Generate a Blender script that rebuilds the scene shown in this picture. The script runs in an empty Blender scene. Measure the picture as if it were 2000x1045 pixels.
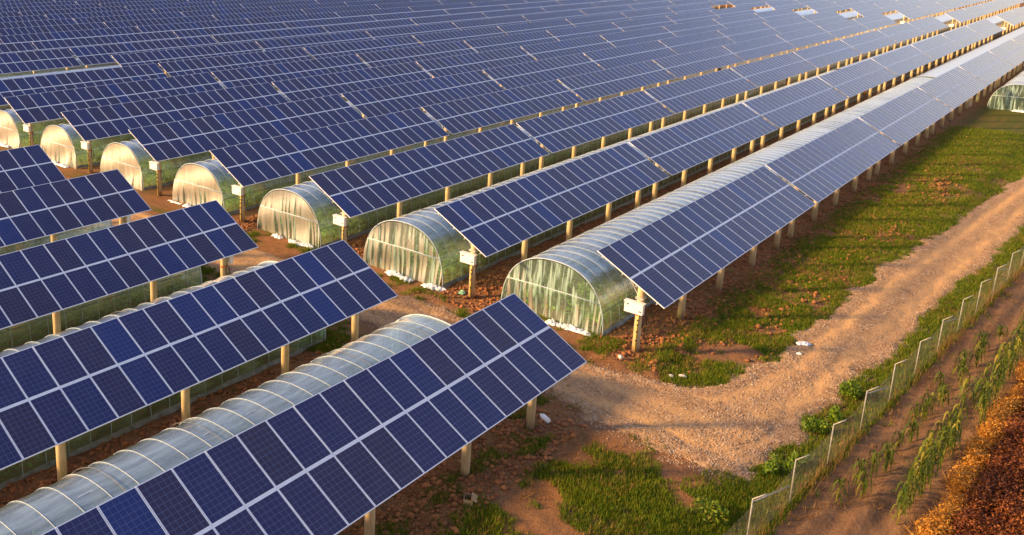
import bpy, math, random
import numpy as np
from mathutils import Vector, Matrix

# ------------------------------------------------------------------ camera
S = bpy.context.scene
COL = S.collection
R = math.radians
PITCH = 8.091                      # distance between panel rows
FOC = 1745.0                       # focal length in pixels of a 2000 px wide frame
CAM = Vector((-28.056, -12.192, 16.460))
cp, cyaw, croll = 0.2397452, 0.7533601, 0.0140062
fw = Vector((math.cos(cp)*math.cos(cyaw), math.cos(cp)*math.sin(cyaw), -math.sin(cp)))
rt = Vector((math.sin(cyaw), -math.cos(cyaw), 0))
up = rt.cross(fw)
rt2 = rt*math.cos(croll) + up*math.sin(croll)
up2 = -rt*math.sin(croll) + up*math.cos(croll)
cd = bpy.data.cameras.new('camera')
cam = bpy.data.objects.new('camera', cd)
COL.objects.link(cam)
m = Matrix((rt2, up2, -fw)).transposed().to_4x4()
m.translation = CAM
cam.matrix_world = m
cd.sensor_width = 36.0
cd.lens = FOC/2000*36
cd.shift_x = 380.9/2000
cd.shift_y = -213.97/2000
cd.clip_end = 3000
S.camera = cam

# ------------------------------------------------------------------ light
SUN_EL, SUN_AZ = R(20), R(-46)     # azimuth clockwise from +Y
sd = Vector((math.sin(SUN_AZ)*math.cos(SUN_EL), math.cos(SUN_AZ)*math.cos(SUN_EL), math.sin(SUN_EL)))
W = bpy.data.worlds.new('World')
S.world = W
W.use_nodes = True
nt = W.node_tree
sk = nt.nodes.new('ShaderNodeTexSky')
sk.sky_type = 'NISHITA'
sk.sun_disc = False
sk.sun_elevation = SUN_EL
sk.sun_rotation = SUN_AZ
sk.dust_density = 1.0
sk.ozone_density = 1.0
sk.air_density = 1.6
sky_tint = nt.nodes.new('ShaderNodeMix'); sky_tint.data_type = 'RGBA'; sky_tint.blend_type = 'MULTIPLY'   # violet tint over the whole sky, for lavender reflections in the panels
sky_tint.inputs[0].default_value = 1.0; sky_tint.inputs[7].default_value = (1.12, .94, 1.14, 1)
nt.links.new(sk.outputs[0], sky_tint.inputs[6])
nt.links.new(sky_tint.outputs[2], nt.nodes['Background'].inputs[0])
nt.nodes['Background'].inputs[1].default_value = 0.125
sl = bpy.data.lights.new('sun', 'SUN')
sl.energy = 5.0
sl.angle = R(4.0)
sl.color = (1.0, 0.63, 0.26)
so = bpy.data.objects.new('sun', sl)
so.rotation_euler = (-sd).to_track_quat('-Z', 'Y').to_euler()
so.location = (0, 0, 60)
COL.objects.link(so)
S.view_settings.view_transform = 'Standard'
S.view_settings.look = 'None'
S.view_settings.exposure = 0.95
S.view_settings.gamma = 1
S.cycles.max_bounces = 6
S.cycles.diffuse_bounces = 2
S.cycles.glossy_bounces = 3
S.cycles.transmission_bounces = 3
S.cycles.transparent_max_bounces = 20
S.cycles.use_denoising = True

# ------------------------------------------------------------------ helpers
rng = np.random.default_rng(7)
random.seed(11)

def vnoise(x, y, f, seed=0):
    x = np.asarray(x, float)*f + seed*17.31
    y = np.asarray(y, float)*f + seed*5.77
    xi = np.floor(x).astype(np.int64)
    yi = np.floor(y).astype(np.int64)
    u, v = x-xi, y-yi
    u = u*u*(3-2*u)
    v = v*v*(3-2*v)
    def h(a, b):
        n = (a*374761393 + b*668265263 + seed*974634777) & 0x7fffffff
        n = ((n ^ (n >> 13))*1274126177) & 0x7fffffff
        return ((n ^ (n >> 16)) & 0xffff)/65535.0
    return (h(xi, yi)*(1-u)+h(xi+1, yi)*u)*(1-v)+(h(xi, yi+1)*(1-u)+h(xi+1, yi+1)*u)*v

def fbm(x, y, f, seed=0, o=3):
    s, a, t = 0, 1, 0
    for i in range(o):
        s = s + a*vnoise(x, y, f*2**i, seed+i)
        t += a
        a *= .5
    return s/t

def tag(o, label=None, cat=None, group=None, kind=None):
    if label: o['label'] = label
    if cat: o['category'] = cat
    if group: o['group'] = group
    if kind: o['kind'] = kind
    return o

def empty(name, loc=(0, 0, 0)):
    o = bpy.data.objects.new(name, None)
    o.empty_display_size = .3
    o.location = loc
    COL.objects.link(o)
    return o

def link(name, me, parent=None, loc=(0, 0, 0)):
    o = bpy.data.objects.new(name, me)
    o.location = loc
    if parent: o.parent = parent
    COL.objects.link(o)
    return o

def np_mesh(name, V, F, mats, smooth=False, uv=None, mi=None):
    """V Nx3 array, F MxK array (K = 3 or 4)"""
    V = np.asarray(V, dtype=np.float32)
    F = np.asarray(F, dtype=np.int32)
    me = bpy.data.meshes.new(name)
    M, K = F.shape
    me.vertices.add(len(V))
    me.vertices.foreach_set('co', V.ravel())
    me.loops.add(M*K)
    me.loops.foreach_set('vertex_index', F.ravel())
    me.polygons.add(M)
    me.polygons.foreach_set('loop_start', np.arange(0, M*K, K, dtype=np.int32))
    me.polygons.foreach_set('loop_total', np.full(M, K, dtype=np.int32))
    if smooth: me.polygons.foreach_set('use_smooth', np.ones(M, dtype=bool))
    if mi is not None: me.polygons.foreach_set('material_index', np.asarray(mi, dtype=np.int32))
    if uv is not None:
        l = me.uv_layers.new(name='UVMap')
        l.data.foreach_set('uv', np.asarray(uv, dtype=np.float32).ravel())
    for mt in mats: me.materials.append(mt)
    me.update()
    me.validate()
    return me

class MB:
    """collects shapes for ONE mesh"""
    def __init__(s):
        s.v, s.f, s.mi, s.uv = [], [], [], []
        s.m = 0
    def face(s, idx, uv=None):
        s.f.append(idx); s.mi.append(s.m)
        s.uv.append(uv or [(0.5, 0.5)]*len(idx))
    def box(s, c, d, rot=None, loc=None):
        b = len(s.v)
        for dz in (-1, 1):
            for dy in (-1, 1):
                for dx in (-1, 1):
                    p = Vector((dx*d[0]/2, dy*d[1]/2, dz*d[2]/2))
                    if rot: p = rot @ p
                    s.v.append(tuple(p+Vector(c)))
        for q in ((0, 2, 3, 1), (4, 5, 7, 6), (0, 1, 5, 4), (2, 6, 7, 3), (0, 4, 6, 2), (1, 3, 7, 5)):
            s.face([b+i for i in q])
    def bar(s, a, b2, w, h=None):
        a, b2 = Vector(a), Vector(b2)
        d = b2-a
        q = d.to_track_quat('X', 'Z').to_matrix()
        s.box((a+b2)/2, (d.length, w, h or w), q)
    def tube(s, pts, r, n=8, cap=True):
        pts = [Vector(p) for p in pts]
        rs = r if isinstance(r, (list, tuple)) else [r]*len(pts)
        b = len(s.v)
        for i, p in enumerate(pts):
            t = (pts[min(i+1, len(pts)-1)]-pts[max(i-1, 0)]).normalized()
            a = Vector((0, 0, 1)) if abs(t.z) < .9 else Vector((1, 0, 0))
            u = t.cross(a).normalized(); w = t.cross(u)
            for k in range(n):
                an = 2*math.pi*k/n
                s.v.append(tuple(p+(u*math.cos(an)+w*math.sin(an))*rs[i]))
        for i in range(len(pts)-1):
            for k in range(n):
                k2 = (k+1) % n
                s.face([b+i*n+k, b+i*n+k2, b+(i+1)*n+k2, b+(i+1)*n+k])
        if cap:
            s.face([b+k for k in range(n)][::-1]); s.face([b+(len(pts)-1)*n+k for k in range(n)])
    def mesh(s, name, mats, smooth=False):
        me = bpy.data.meshes.new(name)
        me.from_pydata(s.v, [], s.f)
        for mt in (mats if isinstance(mats, (list, tuple)) else [mats]): me.materials.append(mt)
        me.polygons.foreach_set('material_index', s.mi)
        if smooth: me.polygons.foreach_set('use_smooth', [True]*len(s.f))
        l = me.uv_layers.new(name='UVMap')
        l.data.foreach_set('uv', [c for u in s.uv for p in u for c in p])
        me.update()
        return me
    def build(s, name, mats, parent=None, smooth=False, loc=(0, 0, 0)):
        return link(name, s.mesh(name, mats, smooth), parent, loc)

def copy_tree(o, parent=None):
    c = o.copy(); COL.objects.link(c); c.parent = parent
    for ch in kids.get(o, []): copy_tree(ch, c)
    return c
kids = {}
def index_kids(o):
    kids[o] = list(o.children)
    for c in o.children: index_kids(c)

def project(p):
    d = Vector(p)-CAM
    z = d.dot(fw)
    if z < 1: return None
    return (619.1+FOC*d.dot(rt2)/z, 308.5-FOC*d.dot(up2)/z, z)

ORD = 'first second third fourth fifth sixth seventh eighth ninth tenth eleventh twelfth thirteenth fourteenth fifteenth sixteenth seventeenth eighteenth nineteenth twentieth twenty-first twenty-second twenty-third twenty-fourth twenty-fifth'.split()

# ------------------------------------------------------------------ materials
class NT:
    def __init__(s, name):
        s.mat = bpy.data.materials.new(name); s.mat.use_nodes = True
        s.t = s.mat.node_tree; s.b = s.t.nodes['Principled BSDF']; s.out = s.t.nodes['Material Output']
    def n(s, typ, **kw):
        nd = s.t.nodes.new(typ)
        for k, v in kw.items():
            if k.startswith('i_'):
                key = k[2:]
                nd.inputs[int(key) if key.isdigit() else key].default_value = v
            else: setattr(nd, k, v)
        return nd
    def l(s, a, b): s.t.links.new(a, b)
    def math(s, op, a, b=None, c=None):
        nd = s.n('ShaderNodeMath', operation=op)
        for i, x in enumerate((a, b, c)):
            if x is None: continue
            if isinstance(x, (int, float)): nd.inputs[i].default_value = x
            else: s.l(x, nd.inputs[i])
        return nd.outputs[0]
    def noise(s, vec, scale, detail=3, rough=.55, dim='3D'):
        nd = s.n('ShaderNodeTexNoise', noise_dimensions=dim)
        nd.inputs['Scale'].default_value = scale; nd.inputs['Detail'].default_value = detail
        nd.inputs['Roughness'].default_value = rough
        if vec is not None: s.l(vec, nd.inputs['Vector'])
        return nd.outputs['Fac']
    def ramp(s, fac, stops, interp='LINEAR'):
        nd = s.n('ShaderNodeValToRGB'); nd.color_ramp.interpolation = interp
        e = nd.color_ramp.elements
        while len(e) < len(stops): e.new(.5)
        for el, (p, c) in zip(e, stops):
            el.position = p; el.color = (*c, 1) if len(c) == 3 else c
        s.l(fac, nd.inputs[0]); return nd.outputs[0]
    def mix(s, fac, a, b, blend='MIX'):
        nd = s.n('ShaderNodeMix', data_type='RGBA', blend_type=blend)
        for sock, x in ((nd.inputs[0], fac), (nd.inputs[6], a), (nd.inputs[7], b)):
            if isinstance(x, (int, float)): sock.default_value = x
            elif isinstance(x, tuple): sock.default_value = (*x, 1)
            else: s.l(x, sock)
        return nd.outputs[2]
    def coord(s, which='Object', scale=None):
        o = s.n('ShaderNodeTexCoord').outputs[which]
        if scale:
            mp = s.n('ShaderNodeMapping'); mp.inputs['Scale'].default_value = scale
            s.l(o, mp.inputs[0]); o = mp.outputs[0]
        return o
    def world(s, scale=None):
        o = s.n('ShaderNodeNewGeometry').outputs['Position']
        if scale:
            mp = s.n('ShaderNodeMapping'); mp.inputs['Scale'].default_value = scale
            s.l(o, mp.inputs[0]); o = mp.outputs[0]
        return o
    def bump(s, h, strength=.5, dist=.02):
        nd = s.n('ShaderNodeBump'); nd.inputs['Strength'].default_value = strength; nd.inputs['Distance'].default_value = dist
        s.l(h, nd.inputs['Height']); s.l(nd.outputs[0], s.b.inputs['Normal'])
    def set(s, **kw):
        for k, v in kw.items(): s.b.inputs[k.replace('_', ' ')].default_value = v

def simple(name, c1, c2, scale=6, rough=.6, metal=0, bump=None, spec=.4):
    t = NT(name)
    f = t.noise(t.world(), scale, 4)
    t.l(t.ramp(f, [(.3, c1), (.7, c2)]), t.b.inputs['Base Color'])
    t.set(Roughness=rough, Metallic=metal)
    t.b.inputs['Specular IOR Level'].default_value = spec
    if bump: t.bump(t.noise(t.world(), bump[0], 4), bump[1], bump[2])
    return t.mat

def cell_material(name, frame_in_uv):
    """poly-silicon cells behind glass: one unit of UV is one panel, 6 x 10 cells"""
    t = NT(name)
    uv = t.n('ShaderNodeUVMap').outputs[0]
    sep = t.n('ShaderNodeSeparateXYZ'); t.l(uv, sep.inputs[0])
    u, v = sep.outputs[0], sep.outputs[1]
    fu, fv = t.math('FRACT', u), t.math('FRACT', v)
    def line(x, n, w):
        a = t.math('FRACT', t.math('MULTIPLY', x, n))
        a = t.math('ABSOLUTE', t.math('SUBTRACT', a, .5))
        return t.math('GREATER_THAN', a, .5-w)
    grid = t.math('MAXIMUM', line(fu, 6, .035), line(fv, 10, .032))
    bus = t.math('MULTIPLY', line(t.math('ADD', fu, 0), 18, .03), .35)
    # per panel tone
    fl = t.n('ShaderNodeVectorMath', operation='FLOOR'); t.l(uv, fl.inputs[0])
    rnd = t.n('ShaderNodeObjectInfo').outputs['Random']
    wn = t.n('ShaderNodeTexWhiteNoise', noise_dimensions='4D')
    t.l(fl.outputs[0], wn.inputs['Vector']); t.l(t.math('MULTIPLY', rnd, 91.7), wn.inputs['W'])
    big = t.noise(t.world(), .09, 1)
    tone = t.math('ADD', wn.outputs[0], t.math('MULTIPLY', t.math('SUBTRACT', big, .5), .5))
    col = t.ramp(tone, [(0.0, (.034, .025, .048)), (.2, (.028, .022, .064)), (.5, (.024, .023, .082)), (.85, (.019, .024, .100)), (1, (.012, .032, .15))])
    # crystal flakes inside the cells
    vor = t.n('ShaderNodeTexVoronoi'); vor.inputs['Scale'].default_value = 26
    mp = t.n('ShaderNodeMapping'); mp.inputs['Scale'].default_value = (1, 1.65, 1); t.l(uv, mp.inputs[0]); t.l(mp.outputs[0], vor.inputs['Vector'])
    sepc = t.n('ShaderNodeSeparateXYZ'); t.l(vor.outputs['Color'], sepc.inputs[0])
    col = t.mix(t.math('MULTIPLY', sepc.outputs[0], .35), col, (.030, .042, .13))
    col = t.mix(t.math('MULTIPLY', grid, .8), col, (.11, .14, .24))
    col = t.mix(bus, col, (.09, .11, .19))
    # dust washed toward the lower edge
    dust = t.math('MULTIPLY', t.noise(t.world((.6, .6, .6)), 3, 4), .10)
    col = t.mix(dust, col, (.30, .26, .22))
    t.set(Roughness=.17, Metallic=0)
    t.b.inputs['Coat Weight'].default_value = .0
    t.b.inputs['Coat Roughness'].default_value = .06
    t.b.inputs['Specular IOR Level'].default_value = .36
    t.b.inputs['IOR'].default_value = 1.38
    if frame_in_uv:
        w1 = t.math('MAXIMUM', line(u, 1, .028), line(v, 1, .018))
        mid = t.math('LESS_THAN', t.math('ABSOLUTE', t.math('SUBTRACT', v, 1.0)), .030)
        fr = t.math('MAXIMUM', w1, mid)
        col = t.mix(fr, col, (.80, .79, .77))
        t.l(t.math('ADD', t.math('MULTIPLY', fr, .25), .17), t.b.inputs['Roughness'])
    t.l(col, t.b.inputs['Base Color'])
    return t.mat

M_cell = cell_material('solar_cells', False)
M_cells_far = cell_material('solar_cells_far', True)
M_alu = simple('anodised_frame', (.74, .73, .71), (.84, .83, .81), 3, .42, 0)
M_back = simple('backsheet', (.50, .50, .50), (.58, .58, .57), 3, .6)
M_steel = simple('galvanised_steel', (.45, .46, .47), (.62, .62, .62), 8, .42, .6)
def post_material():
    t = NT('concrete_post')
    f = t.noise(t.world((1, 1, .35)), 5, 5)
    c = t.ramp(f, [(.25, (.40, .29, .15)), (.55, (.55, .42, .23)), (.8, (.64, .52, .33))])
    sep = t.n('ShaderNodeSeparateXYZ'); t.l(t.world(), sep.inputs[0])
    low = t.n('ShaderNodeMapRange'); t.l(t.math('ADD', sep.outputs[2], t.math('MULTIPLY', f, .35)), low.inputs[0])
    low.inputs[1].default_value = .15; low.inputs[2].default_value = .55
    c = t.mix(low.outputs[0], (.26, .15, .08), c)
    t.l(c, t.b.inputs['Base Color']); t.set(Roughness=.85)
    t.bump(t.noise(t.world(), 30, 4), .35, .01)
    return t.mat
M_fencepost = simple('weathered_pipe', (.20, .20, .17), (.36, .35, .30), 9, .6, .2)
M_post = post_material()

def film(name, alpha, milky, warm=False, tint=(.60, .84, .50), dusty=.10):
    """clear polythene: see-through, a little milky, mirrors the sky at low angles"""
    t = NT(name)
    tr = t.n('ShaderNodeBsdfTransparent'); tr.inputs[0].default_value = (.84, .97, .80, 1)
    df = t.n('ShaderNodeBsdfDiffuse'); tl = t.n('ShaderNodeBsdfTranslucent')
    f = t.noise(t.world((.5, 1, 1)), 2.2, 4)
    c = t.ramp(f, [(.3, tuple(x*.86 for x in tint)), (.7, tint)])
    # dust and dew on upward facing film, plus a painted-in sky tint
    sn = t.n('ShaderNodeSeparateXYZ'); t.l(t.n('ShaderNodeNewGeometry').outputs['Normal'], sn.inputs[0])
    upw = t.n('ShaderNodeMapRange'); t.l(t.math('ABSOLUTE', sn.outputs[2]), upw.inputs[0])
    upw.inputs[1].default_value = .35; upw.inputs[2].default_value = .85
    c = t.mix(upw.outputs[0], c, (.58, .83, 1.0))  # painted blue stands for reflected sky and offsets the warm sun
    t.l(c, df.inputs[0]); t.l(c, tl.inputs[0])
    m1 = t.n('ShaderNodeMixShader'); m1.inputs[0].default_value = .45
    t.l(df.outputs[0], m1.inputs[1]); t.l(tl.outputs[0], m1.inputs[2])
    # milkiness in streaks and folds
    st = t.noise(t.world((.35, 2.2, .9) if not warm else (1.3, 4.6, .38)), 2.4 if not warm else 2.0, 3 if warm else 5, .5)
    mk = t.n('ShaderNodeMapRange'); t.l(st, mk.inputs[0])
    mk.inputs[1].default_value = .38 if not warm else .50; mk.inputs[2].default_value = .72 if not warm else .64
    mk.inputs[3].default_value = alpha; mk.inputs[4].default_value = milky
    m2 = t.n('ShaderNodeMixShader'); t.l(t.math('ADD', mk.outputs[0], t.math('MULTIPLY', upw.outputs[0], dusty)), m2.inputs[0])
    t.l(tr.outputs[0], m2.inputs[1]); t.l(m1.outputs[0], m2.inputs[2])
    gl = t.n('ShaderNodeBsdfGlossy'); gl.inputs['Roughness'].default_value = .38 if warm else .24
    lw = t.n('ShaderNodeFresnel'); lw.inputs[0].default_value = 1.5
    b = t.n('ShaderNodeBump'); b.inputs['Strength'].default_value = .12 if warm else .35; b.inputs['Distance'].default_value = .03
    t.l(t.noise(t.world((.6, 3, 3)), 2.5, 4), b.inputs['Height'])
    t.l(b.outputs[0], gl.inputs['Normal']); t.l(b.outputs[0], lw.inputs['Normal'])
    k = t.math('MINIMUM', t.math('ADD', t.math('MULTIPLY', lw.outputs[0], .8 if warm else 2.4), 0 if warm else .06), .96)
    m3 = t.n('ShaderNodeMixShader'); t.l(k, m3.inputs[0]); t.l(m2.outputs[0], m3.inputs[1]); t.l(gl.outputs[0], m3.inputs[2])
    t.l(m3.outputs[0], t.out.inputs[0])
    t.t.nodes.remove(t.b)
    return t.mat
M_film = film('polythene_cover', .20, .50)
M_curtain = film('polythene_curtain', .16, .80, True, (.66, .93, .80), 0)
M_skirt = simple('buried_film', (.10, .11, .09), (.24, .26, .23), 4, .6)
M_hem = simple('white_plastic', (.62, .68, .70), (.80, .83, .84), 5, .35, 0, (12, .6, .04), .6)
M_hoop = simple('hoop_pipe', (.36, .45, .50), (.48, .57, .62), 6, .5, 0)
M_seam = simple('dark_strap', (.10, .11, .11), (.16, .17, .17), 6, .6)
M_box = simple('white_paint', (.76, .75, .73), (.83, .82, .80), 5, .4)
M_pale = simple('pale_stone', (.42, .38, .33), (.62, .58, .52), 9, .8, 0, (20, .5, .02))
M_dark = simple('black_plastic', (.02, .02, .02), (.04, .04, .04), 5, .5)
M_orange = simple('orange_clamp', (.50, .12, .02), (.60, .18, .03), 5, .5)
M_yellow = simple('yellow_conduit', (.62, .42, .04), (.70, .50, .08), 5, .45)

def ground_material():
    t = NT('soil')
    p = t.world()
    big = t.noise(p, .35, 4, .6)
    mid = t.noise(p, 2.2, 5, .6)
    fine = t.noise(p, 14, 5, .7)
    c = t.ramp(mid, [(.25, (.12, .045, .014)), (.5, (.25, .100, .032)), (.78, (.38, .170, .060))])
    c = t.mix(t.ramp(big, [(.4, (0, 0, 0)), (.65, (1, 1, 1))]), c, (.24, .13, .065))
    c = t.mix(.55, c, t.ramp(fine, [(.25, (.08, .035, .014)), (.75, (.42, .21, .09))]))
    # furrowed field beyond the fence, paler and streaked along the furrows
    a = t.n('ShaderNodeAttribute', attribute_name='field').outputs['Fac']
    st = t.noise(t.world((.25, 3, 1)), 1.6, 5, .65)
    fc = t.ramp(st, [(.3, (.18, .085, .030)), (.55, (.30, .155, .062)), (.8, (.40, .23, .10))])
    fc = t.mix(.35, fc, t.ramp(fine, [(.3, (.10, .05, .025)), (.7, (.33, .20, .12))]))
    c = t.mix(a, c, fc)
    g = t.n('ShaderNodeAttribute', attribute_name='green').outputs['Fac']
    gc = t.ramp(t.noise(p, 5, 5, .7), [(.3, (.030, .055, .006)), (.7, (.085, .125, .012))])
    c = t.mix(t.math('MULTIPLY', g, .8), c, gc)
    t.l(c, t.b.inputs['Base Color'])
    t.set(Roughness=.95)
    t.b.inputs['Specular IOR Level'].default_value = .1
    t.bump(t.math('ADD', t.noise(p, 7, 6, .7), t.math('MULTIPLY', fine, .4)), .9, .07)
    return t.mat
M_ground = ground_material()

def road_material():
    t = NT('dirt_road')
    p = t.world()
    tr = t.n('ShaderNodeAttribute', attribute_name='wheel').outputs['Fac']
    fine = t.noise(p, 16, 6, .75)
    mid = t.noise(p, 1.3, 5, .65)
    stone = t.n('ShaderNodeTexVoronoi'); stone.inputs['Scale'].default_value = 9; t.l(p, stone.inputs['Vector'])
    sc = t.n('ShaderNodeSeparateXYZ'); t.l(stone.outputs['Color'], sc.inputs[0])
    c = t.ramp(mid, [(.3, (.32, .155, .048)), (.55, (.49, .265, .090)), (.75, (.58, .35, .135))])
    st = t.ramp(sc.outputs[0], [(.2, (.16, .085, .04)), (.6, (.42, .23, .11)), (.95, (.58, .43, .28))])
    c = t.mix(t.math('MULTIPLY', t.math('SUBTRACT', 1, tr), .75), c, st)
    c = t.mix(t.math('MULTIPLY', tr, .85), c, (.74, .42, .16))
    c = t.mix(t.math('MULTIPLY', t.ramp(t.noise(t.world(), .55, 4, .6), [(.4, (0, 0, 0)), (.62, (1, 1, 1))]), .5), c, t.mix(fine, (.22, .12, .055), (.48, .29, .15)))
    c = t.mix(.38, c, t.ramp(fine, [(.35, (.15, .08, .035)), (.65, (.66, .42, .21))]))
    t.l(c, t.b.inputs['Base Color'])
    t.set(Roughness=.95)
    t.b.inputs['Specular IOR Level'].default_value = .1
    h = t.math('ADD', t.math('MULTIPLY', stone.outputs['Distance'], -.5), fine)
    t.bump(h, .8, .05)
    return t.mat
M_road = road_material()

def leaf_material(name, stops, trans=.35, rough=.55):
    t = NT(name)
    r = t.n('ShaderNodeNewGeometry').outputs['Random Per Island']
    n2 = t.noise(t.world(), .9, 3)
    k = t.math('ADD', t.math('MULTIPLY', r, .6), t.math('MULTIPLY', n2, .4))
    c = t.ramp(k, stops)
    t.l(c, t.b.inputs['Base Color']); t.set(Roughness=rough)
    t.b.inputs['Specular IOR Level'].default_value = .25
    tl = t.n('ShaderNodeBsdfTranslucent'); t.l(c, tl.inputs[0])
    m = t.n('ShaderNodeMixShader'); m.inputs[0].default_value = trans
    t.l(t.b.outputs[0], m.inputs[1]); t.l(tl.outputs[0], m.inputs[2]); t.l(m.outputs[0], t.out.inputs[0])
    return t.mat
M_grass = leaf_material('grass_blades', [(.12, (.038, .078, .004)), (.36, (.080, .150, .006)), (.58, (.15, .21, .010)), (.78, (.32, .26, .03))])
M_dry = leaf_material('dry_grass', [(.2, (.18, .09, .03)), (.6, (.34, .18, .06)), (.9, (.46, .28, .10))])
M_shrub = leaf_material('shrub_leaves', [(.2, (.07, .13, .008)), (.6, (.16, .25, .015)), (.9, (.28, .34, .03))])
M_corn = leaf_material('corn_leaves', [(.2, (.05, .085, .008)), (.55, (.12, .15, .014)), (.9, (.32, .25, .03))])
M_crop = leaf_material('crop_leaves', [(.2, (.12, .24, .02)), (.6, (.22, .38, .035)), (.9, (.34, .48, .06))])
M_red = leaf_material('red_leaves', [(.15, (.06, .018, .008)), (.42, (.15, .042, .014)), (.66, (.26, .080, .020)), (.84, (.40, .15, .03)), (.95, (.12, .11, .025))])
M_ridge = leaf_material('sun_painted_ridge', [(.2, (.36, .15, .02)), (.6, (.62, .29, .04)), (.9, (.72, .42, .09))])  # orange paints low sunlight into the ridge leaves and stems
M_stone = simple('stones', (.17, .10, .06), (.52, .39, .27), 3.5, .9)
M_clod = simple('clods', (.15, .055, .018), (.40, .160, .055), 2.5, .95)
M_rubble = simple('red_rubble', (.17, .065, .022), (.34, .14, .05), 2.0, .95)

# ------------------------------------------------------------------ ground
ROAD_U = ([-6, 3.2, 4.6, 6.2, 9.3, 16, 23, 40, 55, 90, 160], [1.5, 0.2, -1.5, -2.3, -2.75, -3.0, -3.4, -4.9, -6.4, -9.5, -14])
ROAD_L = ([-6, 0.3, 3.8, 8, 11.3, 22, 40, 90, 160], [-5.2, -5.1, -5.35, -5.7, -6.0, -6.9, -8.1, -12.6, -18])

def fence_y(x): return -6.50-.078*np.asarray(x, float)

def road_sd(x, y):
    """negative inside the dirt road, metres"""
    x = np.asarray(x, float); y = np.asarray(y, float)
    yu = np.interp(x, *ROAD_U); yl = np.interp(x, *ROAD_L)
    a = np.maximum(np.maximum(y-yu, yl-y), .9-x-.3*(y+4))
    cross = np.abs(x-1.75-.35*np.sin(y*.16))-1.85
    cross = np.maximum(cross, -5.0-y)
    d = np.minimum(a, cross)
    # rounded inner corner
    r = 1.4
    k = np.clip(r-np.abs(a-cross), 0, r)/r
    d = d-k*k*.35*r
    return d+(fbm(x, y, .55, 61, 3)-.5)*1.15+(fbm(x, y, 2.6, 62, 2)-.5)*.35

def ground_z(x, y):
    x = np.asarray(x, float); y = np.asarray(y, float)
    near = np.clip(1.4-np.hypot(x+5, y+3)/75, 0, 1)
    rd = road_sd(x, y)
    off = np.clip((rd+.2)/1.0, 0, 1)
    z = (fbm(x, y, .45, 3)-.5)*.16*off*near
    z = z+(fbm(x, y, 3.1, 9, 3)-.5)*.10*off*near
    # heaped clods beside the tunnels
    ph = np.mod(y, PITCH)
    inrow = ((y > -1.0) & ((x > 4.4) | (x < -1.0)))
    heap = np.exp(-((ph-2.2)/.75)**2)+.7*np.exp(-((ph-.35)/.5)**2)
    z = z+np.where(inrow, heap*.12*near, 0)
    fy = fence_y(x)
    field = np.clip((fy-y-.3)/.8, 0, 1)
    z = z+field*near*.07*np.sin((y-fy)*2*math.pi/.95)
    z = z+np.exp(-((y-fy)/.45)**2)*.10*near
    return z

def grid_mesh(xs, ys, zf, name, mats, keep=None):
    X, Y = np.meshgrid(xs, ys)
    Z = zf(X, Y)
    V = np.stack([X, Y, Z], -1).reshape(-1, 3)
    nx, ny = len(xs), len(ys)
    i = np.arange(nx-1); j = np.arange(ny-1)
    I, J = np.meshgrid(i, j)
    a = (J*nx+I).ravel()
    F = np.stack([a, a+1, a+nx+1, a+nx], -1)
    if keep is not None:
        k = keep(X, Y).reshape(-1)
        F = F[k[F].any(1)]
        used = np.unique(F); mp = np.zeros(len(V), int); mp[used] = np.arange(len(used))
        V = V[used]; F = mp[F]
    return np_mesh(name, V, F, mats, True), V

def axis(a, b, step, lo, hi):
    mid = list(np.arange(a, b, step))
    s = step; x = b; hi_l = []
    while x < hi: hi_l.append(x); s *= 1.06; x += s
    hi_l.append(hi)
    s = step; x = a; lo_l = []
    while x > lo: s *= 1.06; x -= s; lo_l.append(x)
    return np.array(lo_l[::-1]+mid+hi_l)

def add_attr(me, name, vals):
    at = me.attributes.new(name, 'FLOAT', 'POINT')
    at.data.foreach_set('value', np.asarray(vals, dtype=np.float32))

def grass_density(x, y):
    x = np.asarray(x, float); y = np.asarray(y, float)
    rd = road_sd(x, y); fy = fence_y(x)
    n = fbm(x, y, .42, 21, 3); n2 = fbm(x, y, 1.7, 31, 2)
    patch = np.clip((n*.65+n2*.35-.43)*7, 0, 1)
    # strip between the first panel row and the road
    strip = ((x > 4.3) & (y < 1.3) & (rd > -.15) & (y > np.interp(x, *ROAD_L)))
    prox = np.clip((1.3-y)/1.5, 0, 1)
    base = .40+.5*vnoise(x, y, .12, 5)
    pt2 = np.clip((fbm(x, y, 1.1, 83, 3)-.47)*8, 0, 1)
    s = strip*prox*np.clip(patch*.8+pt2*.9+base-.62+np.clip((x-45)/30, 0, .5), 0, 1)
    # foreground corner left of the crossing
    fg = ((x <= 1.5) & (y < 1.9) & (y > fy+.2) & (rd > -.1))
    worn = np.exp(-((y-(.2-.22*(x+2)*.3+.25*np.sin(x*.7)))/.38)**2)*(x > -9)
    bare = np.clip((x+3.4)/2.4, 0, 1)*np.clip((y+5.4)/1.2, 0, 1)+np.clip((fbm(x, y, .8, 37, 3)-.53)*6, 0, .75)
    f = fg*np.clip(patch*.95+.35-worn*1.3-bare*1.2, 0, 1)
    f = f*np.clip((1.9-y)/1.2, 0, 1)
    # verge by the fence
    v = ((y > fy-.15) & (y < fy+1.5) & (rd > -.1) & (x > -9))*np.clip(.75+patch*.4-.25, 0, 1)
    # patches in front of the tunnels and by the crossing
    c = ((y > 2) & (x > 3.6) & (x < 6.4))*np.clip(patch*1.2-.35, 0, 1)*.8
    c = c+((y > 2) & (x > -3.6) & (x < -.2))*np.clip(patch*1.3-.1, 0, 1)*.9
    # thin weeds under the rows and in the field
    w = ((y > 1.3) & (rd > .2))*np.clip(n2-.62, 0, 1)*.25
    fl = (y < fy-.15)*np.clip(n2-.55, 0, 1)*np.exp(-((y-fy)/.5)**2)*.8
    return np.clip(s+f+v+c+w+fl, 0, 1)

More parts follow.
